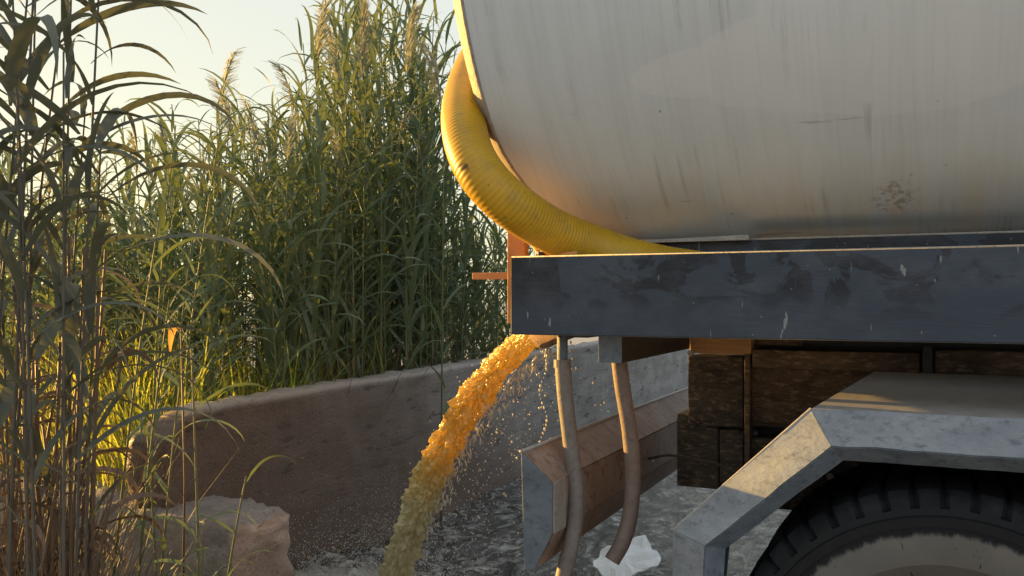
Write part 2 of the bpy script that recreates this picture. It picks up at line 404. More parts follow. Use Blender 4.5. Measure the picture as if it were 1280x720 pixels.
def wall_x(y): return -2.75 - .05*(y - 2.6)
JL = Vector((-2.12, 3.22))      # where the jet lands
v = []; f = []; nx, ny = 300, 420; X0, X1, Y0, Y1 = -3.05, 1.6, 1.0, 11.0
for j in range(ny+1):
    t = j/ny; y = Y0 + (Y1-Y0)*(t**1.35)
    for i in range(nx+1):
        x = X0 + (X1-X0)*i/nx
        dxy = math.hypot(x-JL.x, (y-JL.y))
        amp = .55 + 1.7*math.exp(-(dxy/1.0)**2)
        h = amp*(.030*abs(fbm((x*3.2, y*2.6, 0), 4)) + .016*fbm((x*11, y*9, 4), 4) + .003*fbm((x*33, y*28, 4), 3))
        # the jet churns the pool up against the wall
        h += .13*math.exp(-((x-wall_x(y)-.05)/.30)**2 - ((y-3.45)/.75)**2) * (1 + .5*fbm((x*4, y*4, 9), 3))
        h += .06*math.exp(-((dxy-.3)/.22)**2)
        sh = min(1, max(0, (x + .15 + .25*fbm((x*1.5, y*1.1, 7), 3))/.9)); sh = sh*sh*(3-2*sh)
        v.append((x, y, h*(1-.6*sh) - .14*sh))
for j in range(ny):
    for i in range(nx):
        a = j*(nx+1)+i; f.append((a, a+1, a+nx+2, a+nx+1))
wt = MB().add(v, f).build('water', M['water'], smooth=True); tag(wt, kind='structure')

# ------------------------------------------------------------------ concrete walls
def rough_box(name, mats, ax, n, disp, matfn=None, parent=None):
    """ax(u,v,w) maps unit cube to world; displaced skin"""
    bm = bmesh.new(); nu, nv, nw = n; vs = {}
    def V(i, j, k):
        if (i, j, k) not in vs:
            p = Vector(ax(i/nu, j/nv, k/nw)); p += disp(p, i/nu, j/nv, k/nw); vs[(i, j, k)] = bm.verts.new(p)
        return vs[(i, j, k)]
    def quad(a, b, c, d):
        fc = bm.faces.new((V(*a), V(*b), V(*c), V(*d))); fc.smooth = True; return fc
    for i in range(nu):
        for k in range(nw):
            quad((i,0,k),(i+1,0,k),(i+1,0,k+1),(i,0,k+1)); quad((i,nv,k),(i,nv,k+1),(i+1,nv,k+1),(i+1,nv,k))
    for j in range(nv):
        for k in range(nw):
            fc = quad((0,j,k),(0,j,k+1),(0,j+1,k+1),(0,j+1,k)); fd = quad((nu,j,k),(nu,j+1,k),(nu,j+1,k+1),(nu,j,k+1))
            if len(mats) > 1: fd.material_index = 1
    for i in range(nu):
        for j in range(nv):
            quad((i,j,nw),(i+1,j,nw),(i+1,j+1,nw),(i,j+1,nw))
    bmesh.ops.recalc_face_normals(bm, faces=bm.faces)
    m = bpy.data.meshes.new(name)
    for q in mats: m.materials.append(q)
    bm.to_mesh(m); bm.free()
    return link(name, m, parent)
def wax(u, vv, ww):
    y = 2.62 + (34-2.62)*(u**2.6); x = wall_x(y) - .17*(1-vv); return (x, y, -.15 + 1.15*ww)
def wdisp(p, u, vv, ww):
    e = .010*fbm(p*6, 4) + .004*fbm(p*25, 3)
    d = Vector((e if vv > .5 else -e, 0, 0))
    if ww > .99: d.z += .018*fbm((p.x*3, p.y*7, 2), 4) - .008
    if ww > .90 and vv > .9: d.x -= .012*abs(fbm((p.y*9, 3, 1), 3))
    # eroded, rounded broken end
    if p.y < 3.0: 
        k = (3.0-p.y)/.38; d.z -= k*k*.10*ww + .03*k*abs(fbm((p.y*8, 0, 5), 3))
        d.y += .05*k*fbm((1, p.z*7, p.x*5), 3)
    return d
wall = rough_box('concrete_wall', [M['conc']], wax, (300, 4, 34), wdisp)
tag(wall, 'long damp stained concrete wall running behind the truck in front of the reeds', 'wall')
def bax(u, vv, ww):
    x = -4.6 + (4.6-2.33)*(1-(1-u)**1.5); y = 2.56 + .33*vv + .03*(x+2.4)*-1; return (x, y, -.15 + .75*ww)
def bdisp(p, u, vv, ww):
    e = .012*fbm(p*7, 4) + .006*fbm(p*28, 3); d = Vector((0, -e if vv < .5 else e, 0))
    if ww > .99: d.z += .022*fbm((p.x*6, p.y*9, 2), 4)
    k = math.exp(-((-2.33 - p.x)/.06)**2)
    d.x += k*(.035*fbm((p.z*6, p.y*6, 7), 4) + .02*fbm((p.z*22, p.y*22, 7), 3)) - .012*k*max(0, (ww-.88)/.12)**2
    if vv < .1: d.x -= .015*k
    if ww > .96: d.z -= .02*k*abs(fbm((p.x*20, p.y*14, 3), 3)) + .012*k
    e2 = .012*fbm((p.x*30, p.y*30, p.z*30), 3)
    if ww > .99: d.z += e2
    return d
block = rough_box('broken_wall_stub', [M['conc2'], M['conc3']], bax, (90, 12, 30), bdisp)  # end face in a paler, pinker concrete than the sides
tag(block, 'low broken concrete stub with a pale crumbled end face, among the reeds at lower left', 'wall stub')

# ------------------------------------------------------------------ the tanker truck
T = empty('tanker_truck', (0.06, 2.9, 0))
tag(T, 'tanker truck with dirty grey tank and navy side rail, emptying waste water', 'truck')
TI = Matrix.Translation(-Vector(T.location))
def tp(mb, name, mat, parent=T, **kw):
    o = mb.build(name, mat, parent, **kw)
    o.matrix_parent_inverse = Matrix.Identity(4)
    off = Vector((0.06, 2.9, 0))
    if parent is T: o.location = -off
    return o
YB = 2.085
Xe = atY(638, 370, YB).x
# tank
YC, ZC, TA, TB, TN = 3.08, 2.60, 1.21, 1.10, 2.1
def ring(x, k, N=128):
    out = []
    for q in range(N):
        a = 2*math.pi*q/N; c, s_ = math.cos(a), math.sin(a)
        z = ZC + TB*k*math.copysign(abs(s_)**(2/TN), s_)
        sw = .27*(max(0, 1.92 - z)/.42)**2 * min(1, max(0, 1 - (x - TX0)/1.2))     # the end rakes forward under the belly
        out.append((x + sw, YC + TA*k*math.copysign(abs(c)**(2/TN), c), z))
    return out
TX0 = -1.034
prof = [(4.3, .6), (4.28, .9), (4.2, 1.0)]
N = 128; mb = MB(); rows = []
def addring(r): 
    b = len(mb.v); mb.v += r; rows.append(b)
for k, x in enumerate(np.linspace(TX0, 4.2, 40)): addring(ring(float(x), 1.0))
for x, k in ((4.26, .985), (4.33, .92), (4.38, .75), (4.42, .5)): addring(ring(x, k))
for a, b in zip(rows, rows[1:]):
    for q in range(N): mb.f.append((a+q, a+(q+1) % N, b+(q+1) % N, b+q))
mb.f.append(tuple(rows[-1]+q for q in range(N)))
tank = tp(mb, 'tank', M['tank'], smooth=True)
mb = MB(); rows = []
for x, k in ((TX0+.002, .997), (TX0-.004, 1.003), (TX0-.010, 1.001), (TX0-.026, .990), (TX0-.046, .973), (TX0-.062, .94), (TX0-.08, .85), (TX0-.10, .70), (TX0-.11, .5)): addring(ring(x, k))
for a, b in zip(rows, rows[1:]):
    for q in range(N): mb.f.append((a+q, a+(q+1) % N, b+(q+1) % N, b+q))
mb.f.append(tuple(rows[-1]+q for q in range(N)))
o = tp(mb, 'tank_end', M['flange'], smooth=True)
# near side rail (beam) with folded top and bottom flanges
zt, zb = 1.559, 1.358
mb = MB(); mb.box(Xe, 4.4, YB, YB+.012, zb, zt)
tp(mb, 'side_rail', M['navy'], bevel=.003)
mb = MB(); mb.box(Xe+.002, 4.4, YB+.012, YB+.11, zt-.011, zt+.001); mb.box(Xe+.002, 4.4, YB+.012, YB+.11, zb-.001, zb+.011)
tp(mb, 'rail_flange', M['guard_top'], bevel=.002)  # pale finish chosen to bounce light onto the tank's underside
mb = MB(); mb.tube([(Xe+.003, YB+.002, zt+.001), (0.8, YB+.002, zt+.0015), (4.4, YB+.002, zt+.001)], .0022, 8)
tp(mb, 'lit_edge_bead', M['trim'], smooth=True)  # pale bead added for the skylit, worn top edge
mb = MB(); mb.box(Xe, Xe+.010, YB+.013, YB+.11, zb+.012, zt-.012)
tp(mb, 'rail_end_plate', M['navy'])
# inner rail under the tank
mb = MB(); mb.box(atY(785, 304, 2.4).x, 4.4, 2.40, 2.47, 1.46, 1.609)
tp(mb, 'inner_rail', M['navy'], bevel=.003)
mb = MB(); mb.tube([(atY(790, 304, 2.4).x, 2.401, 1.610), (4.4, 2.401, 1.610)], .003, 8)
tp(mb, 'lit_edge_bead', M['trim'])  # pale bead added for the light line along the inner rail
a = atY(786, 300, 2.38); b = atY(937, 296, 2.38)
mb = MB(); mb.add([(a.x, 2.36, 1.612), (b.x, 2.36, 1.620), (b.x+.01, 2.62, 1.640), (a.x, 2.62, 1.640), (a.x, 2.36, 1.606), (b.x, 2.36, 1.606), (b.x+.01, 2.62, 1.632), (a.x, 2.62, 1.632)],
    [(0,1,2,3),(7,6,5,4),(0,4,5,1),(1,5,6,2),(2,6,7,3),(3,7,4,0)])
tp(mb, 'packing_strip', M['trim'])
# far side rails and chassis (mirror side, seen only from elsewhere)
mb = MB(); mb.box(Xe, 4.4, 4.06, 4.075, zb, zt); tp(mb, 'side_rail', M['navy'], bevel=.003)
mb = MB(); mb.box(.10, 4.4, 2.92, 2.99, .98, 1.30); mb.box(-.2, 4.4, 3.6, 3.67, .98, 1.30); tp(mb, 'chassis_rail', M['mudrust'], bevel=.004)
for x in (-.80, .35, 1.5, 2.7, 3.9):
    if x > 0: tp(MB().box(x, x+.09, YB+.115, 4.05, zb+.013, zb+.10), 'crossmember', M['black'], bevel=.003)
for x in (.35, 1.5, 2.7, 3.9):
    tp(MB().box(x, x+.08, 2.42, 3.74, 1.30, 1.52), 'tank_saddle', M['black'], bevel=.003)
tp(MB().box(-.60, -.52, 2.48, 3.66, 1.36, 1.53), 'tank_saddle', M['black'], bevel=.003)
# crossmember bracket below the rail
p0 = atY(748, 420, 2.16); p1 = atY(777, 454, 2.16)
zbk = p1.z
mb = MB(); mb.box(p0.x, p1.x, 2.16, 2.164, zbk, zb-.003); tp(mb, 'bracket_plate', M['endcap'], bevel=.001)
mb = MB(); mb.prism([(p1.x-.008, zbk), (p1.x-.001, zbk), (p1.x-.001, zb-.003), (p1.x-.008, zb-.003)], 2.166, 2.9, (0, 0)); tp(mb, 'crossmember', M['black'])
mb = MB(); mb.box(p0.x, p1.x-.010, 2.166, 2.9, zbk, zbk+.008); tp(mb, 'crossmember', M['black'])
tp(MB().box(Xe+.03, Xe+.042, YB+.115, 2.62, zb+.012, zt+.02), 'sun_block_beam', M['black'])  # unseen plate added to keep sun stripes off the mudguard top
tp(MB().box(Xe+.03, Xe+.042, 2.625, 4.05, zb+.012, 1.46), 'sun_block_beam', M['black'])  # second unseen plate, added to block sun further across
# bumper: folded under-run bar across the rear
yb0, yb1 = 2.06, 4.36
P = [atY(651, 565, yb0), atY(690, 604, yb0), atY(690, 668, yb0), atY(668, 712, yb0), atY(655, 712, yb0)]
poly = [(q.x, q.z) for q in P]
cap = MB().prism(poly, yb0, yb0+.006)
bump = empty('bumper'); bump.parent = T; bump.location = (-0.06, -2.9, 0)
def cp(mb, name, mat, par, **kw): return mb.build(name, mat, par, **kw)
cp(cap, 'end_cap', M['endcap'], bump, bevel=.002)
A, B, C_, D_, E_ = [Vector((q[0], q[1])) for q in poly]
def strip2(p, q, y0, y1, th=.006, off=0.0):
    d = (q-p).normalized(); nrm = Vector((d.y, -d.x))*-1
    o_ = nrm*off
    return MB().prism([tuple(p+o_), tuple(q+o_), tuple(q+o_-nrm*th), tuple(p+o_-nrm*th)], y0, y1)
# outer skin: upper slope, upright web, lower lip
cp(strip2(A, B, yb0+.008, yb1), 'upper_flange', M['rust'], bump)
cp(strip2(B, C_, yb0+.008, yb0+.085, off=.004), 'weld_plate', M['flange'], bump)
cp(strip2(B+Vector((0, -.004)), C_, yb0+.095, yb1), 'web', M['rust'], bump)
cp(strip2(C_+Vector((0, -.003)), D_, yb0+.02, yb1), 'lower_flange', M['rust'], bump)
cp(MB().prism([tuple(E_), tuple(A), tuple(A+Vector((.006, -.008))), tuple(E_+Vector((.006, 0)))], yb0+.008, yb1), 'back_plate', M['rust'], bump)
cp(MB().tube([(A.x, yb0, A.y+.001), (A.x, yb1, A.y+.001)], .005, 8), 'lit_edge_bead', M['trim'], bump, smooth=True)  # pale bead added for the sunlit bumper edge
cp(MB().box(A.x+.02, B.x-.01, 4.28, 4.34, A.y-.02, 1.36), 'bumper_bracket', M['black'], bump)
# crack, patch on web
# mudguard (octagonal, galvanised, skewed crease)
GX = .06
cT, cB = atY(1014, 511, 2.11), atY(842, 662, 2.11)
fT = atY(1093, 464.5, 2.74)
hw = GX - cT.x; hw2 = GX - cB.x
lo = .60
def gp(x, y, z): return Vector((x, y, z))
near = [gp(cB.x+.0, 2.11, lo), gp(cB.x, 2.11, cB.z), gp(cT.x, 2.11, cT.z), gp(GX+hw, 2.11, cT.z), gp(GX+hw2, 2.11, cB.z), gp(GX+hw2, 2.11, lo)]
far = [gp(cB.x+.0, 2.74, lo), gp(cB.x+.03, 2.74, cB.z+.02), gp(fT.x, 2.74, fT.z), gp(GX+hw-.02, 2.74, fT.z), gp(GX+hw2, 2.74, cB.z), gp(GX+hw2, 2.74, lo)]
guard = empty('mudguard'); guard.parent = T; guard.location = (-0.06, -2.9, 0)
inn = Vector((GX, 0, .53))
def inset(p, d, dy):
    c = Vector((GX, p.y, .75)); v_ = (c - p); v_.y = 0
    # move along polygon normal approx: scale about centre
    return Vector((p.x, p.y + dy, p.z)) + v_.normalized()*d
def panel(a, b, c, d, th, name, mat):
    n_ = (b-a).cross(d-a).normalized()
    if n_.z < 0 and abs(n_.z) > .1: n_ = -n_
    if abs(n_.z) <= .1 and n_.dot(inn - a) > 0: n_ = -n_
    vs = [a, b, c, d] + [q - n_*th for q in (a, b, c, d)]
    m = MB().add(vs, [(0,1,2,3),(7,6,5,4),(0,4,5,1),(1,5,6,2),(2,6,7,3),(3,7,4,0)])
    return cp(m, name, mat, guard)
names = ['end_panel', 'sloped_panel', 'top_panel', 'sloped_panel', 'end_panel']
for i in range(5):
    panel(near[i], near[i+1], far[i+1], far[i], .004, names[i], M['guard_top'] if i in (1, 2, 3) else M['guard'])  # top and slopes paler than the end panels
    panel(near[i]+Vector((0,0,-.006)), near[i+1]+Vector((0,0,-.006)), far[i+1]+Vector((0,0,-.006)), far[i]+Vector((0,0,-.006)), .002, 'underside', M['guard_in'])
# lip: outer bevelled face then returned lower edge
l1 = [inset(p, .088 if i in (1, 2, 3, 4) else .07, -.040) for i, p in enumerate(near)]
l2 = [inset(p, .128 if i in (1, 2, 3, 4) else .11, -.005) for i, p in enumerate(near)]
for i in (0, 5):
    l1[i] = near[i] + Vector((.07 if i == 0 else -.07, -.040, 0)); l2[i] = near[i] + Vector((.108 if i == 0 else -.108, -.005, 0))
def shell(A4, th, name, mat):
    bm = bmesh.new(); vs = [bm.verts.new(q) for q in A4]; bm.faces.new(vs)
    r = bmesh.ops.subdivide_edges(bm, edges=bm.edges[:], cuts=14, use_grid_fill=True)
    for v_ in bm.verts:
        v_.co += Vector((0, .0022*fbm(v_.co*14, 3), .0030*fbm(v_.co*9+Vector((3,3,3)), 3)))
    m = bpy.data.meshes.new(name); bm.normal_update()
    bmesh.ops.solidify(bm, geom=bm.faces[:], thickness=th)
    bm.to_mesh(m); bm.free(); m.materials.append(mat); m.shade_smooth(); m.set_sharp_from_angle(angle=R(40))
    return link(name, m, guard)
for i in range(5):
    shell([near[i], near[i+1], l1[i+1], l1[i]], .003, 'lip', M['guard'])
    shell([l1[i], l1[i+1], l2[i+1], l2[i]], .003, 'lip_return', M['flange'] if False else M['endcap'])
cp(MB().tube([near[i]+Vector((0, -.001, .001)) for i in range(1, 3)], .003, 8), 'lit_edge_bead', M['trim'], guard)  # pale bead added along the lit outer edge of the slope
# things seen inside the arch
cp(MB().box(-.30, .45, 2.72, 2.74, .55, 1.10), 'inner_panel', M['guard_in'], guard) if False else None
q = atY(1035, 600, 2.70)
br = tp(MB().box(q.x-.05, q.x+.09, 2.64, 2.70, q.z-.02, q.z+.16), 'hanger_bracket', M['mudrust'], bevel=.006)
for px, py in ((1038, 595), (1062, 597)):
    q = atY(px, py, 2.635); tp(MB().tube([(q.x, 2.642, q.z), (q.x, 2.625, q.z)], .011, 6), 'bolt', M['trim'])
# muddy lower chassis pieces
def panel_px(x0, y0, x1, y1, Y, th, name, mat, bev=.004):
    a = atY(x0, y0, Y); b = atY(x1, y1, Y)
    return tp(MB().box(a.x, b.x, Y, Y+th, b.z, a.z), name, mat, bevel=bev)
panel_px(862, 421, 939, 443, 2.90, .16, 'timber_block', M['timber'])
panel_px(860, 445, 929, 535, 2.92, .25, 'mud_panel', M['mud'])
panel_px(846, 517, 898, 612, 2.96, .20, 'mud_panel', M['mud'])
panel_px(899.5, 537, 929, 606, 2.93, .20, 'mud_panel', M['mud'])
panel_px(930.5, 442, 937, 612, 2.90, .10, 'edge_strip', M['mudrust'], .002)
panel_px(938.5, 437, 1152, 545, 2.945, .10, 'chassis_plate', M['mudrust'])
panel_px(938.5, 547, 1010, 640, 2.935, .10, 'chassis_plate', M['mud'])
panel_px(940, 437, 1150, 466, 2.90, .04, 'stiffener', M['mudrust'])
panel_px(1153, 432, 1166, 470, 2.86, .08, 'stiffener', M['black'])
panel_px(1168, 438, 1420, 474, 2.90, .05, 'chassis_rail', M['mudrust'])
tp(MB().box(atY(932, 500, 3.08).x, 4.4, 3.08, 3.10, .82, 1.352), 'shade_backing', M['black'])  # black sheet added to fill the gap with underbody shade
tp(MB().box(atY(985, 500, 2.93).x, 4.4, 2.99, 3.06, 1.302, 1.46), 'shade_filler', M['black'])  # black bar added for the shadow strip under the rail
tp(MB().box(atY(938, 430, 2.96).x, atY(1003, 430, 2.96).x, 2.96, 3.05, 1.30, 1.36), 'packing_block', M['mudrust'])
for px, py in ((922, 540), (945, 541)):
    q = atY(px, py, 2.925); tp(MB().tube([(q.x, 2.934, q.z), (q.x, 2.915, q.z)], .008, 8), 'bolt', M['black'])
q = atY(864, 441, 2.90); tp(MB().tube([(q.x, 2.91, q.z), (q.x, 2.885, q.z)], .010, 8), 'bolt', M['trim'])
pts = [atY(*p) for p in ((778, 560, 3.1), (800, 574, 2.95), (835, 569, 2.90), (868, 574, 2.88), (905, 583, 2.87), (930, 590, 2.88))]
tp(MB().tube(spline(pts, 8), .0045, 8), 'cable', M['mud'], smooth=True)
# rear wheels
def tyre_mesh():
    NA = 288; half = [(.29, .055), (.33, .012), (.36, .002), (.385, -.002), (.398, -.0035), (.402, .001), (.412, .000), (.416, .004), (.437, .004), (.441, .009), (.455, .012), (.462, .014), (.480, .024), (.494, .038), (.500, .060), (.502, .10), (.503, .14)]
    profl = half + [(r, .28-y) for r, y in half[::-1][1:]]
    m = MB(); n_ = len(profl)
    for a in range(NA):
        th = 2*math.pi*a/NA; ph = (a % 6)
        for r, y in profl:
            rr = r; yy = y
            lg = a//6; jit = math.sin(lg*12.9)*.5 + .5
            if r > .458 and ph >= 5: rr = r - .009 - .004*jit; yy = y + (.006 if y < .14 else -.006)
            elif r > .458: rr = r + .003*jit - .002; yy = y + (.002*jit if y < .14 else 0)
            m.v.append((rr*math.sin(th), yy-.14, rr*math.cos(th)))
    for a in range(NA):
        b = (a+1) % NA
        for k in range(n_-1): m.f.append((a*n_+k, a*n_+k+1, b*n_+k+1, b*n_+k))
    return m
def rim_mesh():
    m = MB(); pr = [(.29, -.085), (.278, -.10), (.268, -.085), (.26, -.03), (.20, .0), (.14, .01), (.13, -.04), (.09, -.06), (.0, -.062)]; NA = 64
    for a in range(NA):
        th = 2*math.pi*a/NA
        for r, y in pr: m.v.append((r*math.sin(th), y, r*math.cos(th)))
    n_ = len(pr)
    for a in range(NA):
        b = (a+1) % NA
        for k in range(n_-1): m.f.append((a*n_+k, a*n_+k+1, b*n_+k+1, b*n_+k))
    return m
tm = None
for wy, flip in ((2.30, 0), (2.61, 0), (3.55, 1), (3.86, 1)):
    wh = empty('wheel'); wh.parent = T; wh.location = (GX-.06+.0, wy-2.9, .53)
    if flip: wh.rotation_euler = (0, 0, math.pi)
    if tm is None:
        ty = tyre_mesh().build('tyre', M['tyre'], wh); ty.data.shade_smooth(); ty.data.set_sharp_from_angle(angle=R(28)); tm = ty.data
        rm = rim_mesh().build('rim', M['guard'], wh, smooth=True); rmd = rm.data
    else: link('tyre', tm, wh); link('rim', rmd, wh)
tp(MB().tube([(GX, 2.35, .53), (GX, 3.8, .53)], .07, 16), 'axle', M['black'], smooth=True)
# orange post and rod behind the rail end, seen left of it
q0 = atY(634, 400, 2.30); q1 = atY(656, 288, 2.30)
tp(MB().box(q0.x, q1.x, 2.30, 2.33, 1.38, 1.70), 'post', M['orange'], bevel=.002)
q0 = atY(590, 341, 2.5); q1 = atY(640, 349, 2.5)
tp(MB().box(q0.x, q1.x+.05, 2.5, 2.515, q1.z, q0.z), 'rod', M['orange'], bevel=.002)
tp(MB().tube([atY(660, 296, 2.28), atY(672, 316, 2.24), atY(690, 319, 2.2), (Xe+.16, 2.15, 1.57)], .005, 8), 'stay', M['orange'], smooth=True)
# outlet pipe under the rail
po = atY(679, 411, 2.46)
jd = Vector((-.86, .16, -.30)).normalized()
mb = MB(); inner = []
mb.tube([po - jd*.30, po + jd*.02], .058, 28, caps=False); mb.tube([po + jd*.02, po - jd*.25], .050, 28, caps=False)
b0 = len(mb.v) - 28*4
for k in range(28): mb.f.append((28+k, 28+(k+1) % 28, 56+(k+1) % 28, 56+k))
tp(mb, 'outlet_pipe', M['rust'], smooth=True)
tp(MB().tube([po - jd*.02, po - jd*-.0], .064, 28), 'pipe_collar', M['rust'], smooth=False) if False else None
tp(MB().box(po.x+.10, po.x+.18, po.y-.1, po.y+.2, po.z-.02, 1.40), 'pipe_bracket', M['black'])

# ------------------------------------------------------------------ hoses
hp = [atY(*p) for p in ((640, 20, 2.55), (602, 70, 2.38), (583, 118, 2.20), (581, 165, 2.08), (597, 210, 2.03), (632, 250, 2.06), (687, 287, 2.18), (745, 311, 2.28), (815, 333, 2.30), (920, 350, 2.31))]
pts = spline(hp, 60)
# even spacing along the path
seg = [0]
for a, b in zip(pts, pts[1:]): seg.append(seg[-1] + (b-a).length)
L = seg[-1]; n_ = int(L/.0022); arr = np.array([tuple(p) for p in pts]); s_ = np.linspace(0, L, n_)
path = [Vector((np.interp(t, seg, arr[:,0]), np.interp(t, seg, arr[:,1]), np.interp(t, seg, arr[:,2]))) for t in s_]
mb = MB(); NR = 40; up = Vector((0, -1, 0))
for i, p in enumerate(path):
    t = (path[min(i+3, n_-1)] - path[max(i-3, 0)]).normalized()
    up = (up - t*up.dot(t)).normalized(); sd_ = t.cross(up)
    rr = .0615 + .0005*math.cos(2*math.pi*s_[i]/.0108) + .0012*fbm((s_[i]*6, 0, 0), 2)
    for k in range(NR):
        a = 2*math.pi*k/NR; mb.v.append(tuple(p + (up*math.cos(a) + sd_*math.sin(a))*rr))
for i in range(n_-1):
    for k in range(NR): a = i*NR+k; b = i*NR+(k+1) % NR; mb.f.append((a, b, b+NR, a+NR))
mb.f.append(tuple(range(NR))); mb.f.append(tuple((n_-1)*NR+k for k in range(NR)))
tag(mb.build('suction_hose', M['hose'], smooth=True), 'thick ribbed yellow hose draped round the rear corner of the tank', 'hose')

h1 = empty('drain_hose', tuple(atY(703, 455, 2.2)))
tag(h1, 'grey-brown hanging rubber hose on a metal stub nearest the falling water', 'hose')
def hang(par, pts, r, mat, name='hose_body', cut=True):
    P_ = [atY(*p) for p in pts]; C = spline(P_, 14); off = Vector(par.location)
    C = [c - off for c in C]; n_ = len(C)
    rad = [r*(1 + .015*math.sin(i*.21)) for i in range(n_)]
    m = MB(); m.tube(C, rad, 20, caps=False)
    # wall thickness at the cut end
    m.tube([C[-1], C[-3]], [r*.72, r*.72], 20, caps=False)
    e = len(m.v); a0 = (n_-1)*20; b0 = n_*20
    for k in range(20): m.f.append((a0+k, a0+(k+1) % 20, b0+(k+1) % 20, b0+k))
    return m.build(name, mat, par, smooth=True)
hang(h1, [(703, 450, 2.2), (707, 500, 2.2), (714, 560, 2.2), (720, 620, 2.19), (717, 665, 2.17), (708, 705, 2.15), (700, 740, 2.13)], .0215, M['hosegrey'])
o_ = Vector(h1.location)
MB().tube([Vector((o_.x, o_.y, 1.42))-o_, Vector((0, 0, .0)), Vector((0, 0, -.03))], .0145, 16).build('metal_stub', M['endcap'], h1, smooth=True)
MB().tube([Vector((0, 0, .012)), Vector((0, 0, -.008))], .0232, 16).build('hose_clamp', M['hosegrey'], h1)
h2 = empty('drain_hose', tuple(atY(774, 458, 2.28)))
tag(h2, 'red-brown rubber hose with a slanted cut end, hanging below the crossmember', 'hose')
hang(h2, [(774, 452, 2.28), (779, 490, 2.28), (787, 540, 2.28), (791, 590, 2.28), (788, 640, 2.27), (779, 675, 2.25), (765, 701, 2.23)], .0215, M['hosebrown'])

# ------------------------------------------------------------------ falling water
P0 = po + jd*.0; P3 = Vector((JL.x, JL.y, .05))
def jet_pt(t):
    # ballistic path: level start then falling
    v0 = Vector((P3.x-P0.x, P3.y-P0.y, 0)); drop = P3.z - P0.z
    return P0 + v0*t + Vector((0, 0, drop*(.34*t + .66*t*t)))
NJ, NK = 760, 130; mb = MB(); up = Vector((0, -1, 0))
for i in range(NJ+1):
    t = i/NJ; p = jet_pt(t); tg = (jet_pt(t+.01) - jet_pt(t-.01)).normalized()
    up = (up - tg*up.dot(tg)).normalized(); sd_ = tg.cross(up)
    s = t*2.6; R0 = .035 + .020*min(1, t*1.5) - .006*t
    for k in range(NK):
        a = 2*math.pi*k/NK; c, sn = math.cos(a), math.sin(a)
        q = Vector((c*1.3 + .6*s, sn*1.3, s*6.0))
        q += Vector((fbm(q*1.3, 2), fbm(q*1.3+Vector((9,0,0)), 2), fbm(q*1.3+Vector((0,9,0)), 2)))*.5
        am = .22 + .78*min(1, t*3.2)
        d = .50*fbm(q*1.3, 3) + .55*(.30-abs(fbm(q*2.6 + Vector((5,1,2)), 2))) + .10*fbm(q*6, 2) + (.35*max(0, fbm((c*3, sn*3, s*14), 3)) if t > .3 else 0)*t
        rr = R0*(1 + am*d*1.15)
        mb.v.append(tuple(p + (up*c + sd_*sn)*rr))
for i in range(NJ):
    for k in range(NK): a = i*NK+k; b = i*NK+(k+1) % NK; mb.f.append((a, b, b+NK, a+NK))
mb.f.append(tuple(range(NK)))
rnd = random.Random(5)
jet = mb.build('water_jet', M['jet'], smooth=True)
tag(jet, 'amber jet of waste water falling from the outlet pipe into the pool', 'water jet', kind='thing')
# fine spray hanging to the right of the jet, droplets and thin torn strands
mb = MB(); ico_v = [(0,0,1),(.9,0,-.35),(-.45,.78,-.35),(-.45,-.78,-.35)]; ico_f = [(0,1,2),(0,2,3),(0,3,1),(1,3,2)]
bm = bmesh.new(); bmesh.ops.create_icosphere(bm, subdivisions=1, radius=1); iv = [tuple(q.co) for q in bm.verts]; iff = [tuple(q.index for q in f_.verts) for f_ in bm.faces]; bm.free()
def drop(c, r, z=1.4): mb.add([(c[0]+q[0]*r, c[1]+q[1]*r, c[2]+q[2]*r*z) for q in iv], iff)
for k in range(900):
    t = rnd.random()**.75; p = jet_pt(t*.9)
    o_ = abs(rnd.gauss(0, 1))
    c = p + Vector((.065 + .13*o_*(1-.35*t), rnd.uniform(-.10, .10), -.03 - .25*o_*rnd.random()))
    drop(c, rnd.uniform(.0012, .0036) * (1.2 if rnd.random() < .2 else .85))
for k in range(40):
    t = rnd.random(); p = jet_pt(t); drop(p + Vector((-.07-abs(rnd.gauss(0, .03)), rnd.uniform(-.06, .06), .01)), rnd.uniform(.001, .003))
for k in range(34):   # one dribble straight down from the pipe lip
    c = po + Vector((.012*math.sin(k*.5), .0, -.07 - k*.013)); drop(c, rnd.uniform(.0014, .004), 2)
for k in range(260):   # torn shreds of water along the trailing edge
    t = .03 + .7*rnd.random(); p = jet_pt(t) + Vector((.045 + abs(rnd.gauss(0, .018)), rnd.uniform(-.03, .03), -.03 - abs(rnd.gauss(0, .02))))
    d_ = Vector((rnd.gauss(-.3, .5), rnd.gauss(0, .3), -1)).normalized(); r_ = rnd.uniform(.0016, .0042)
    mb.tube([p, p + d_*r_*2, p + d_*r_*5, p + d_*r_*rnd.uniform(6, 10)], [r_*.3, r_, r_*.7, r_*.15], 6)
# splash thrown up where the jet strikes and along the wall foot
for k in range(3800):
    a = rnd.random()*6.283; d_ = abs(rnd.gauss(0, .42)); x = JL.x + math.cos(a)*d_ - .05; y = JL.y + math.sin(a)*d_*1.1
    if x < wall_x(y)+.03: x = wall_x(y) + .03 + rnd.random()*.15
    drop((x, y, .05 + abs(rnd.gauss(0, .13))*math.exp(-d_*.8)), rnd.uniform(.001, .0034), 1.2)
for k in range(2600):
    y = rnd.uniform(2.75, 4.4); x = wall_x(y) + .03 + abs(rnd.gauss(0, .14))
    drop((x, y, .12 + abs(rnd.gauss(0, .14))), rnd.uniform(.0009, .0028), 1.1)
tag(mb.build('water_spray', M['spray'], smooth=True), 'fine droplets and splashes thrown off the falling water', 'spray', kind='stuff')

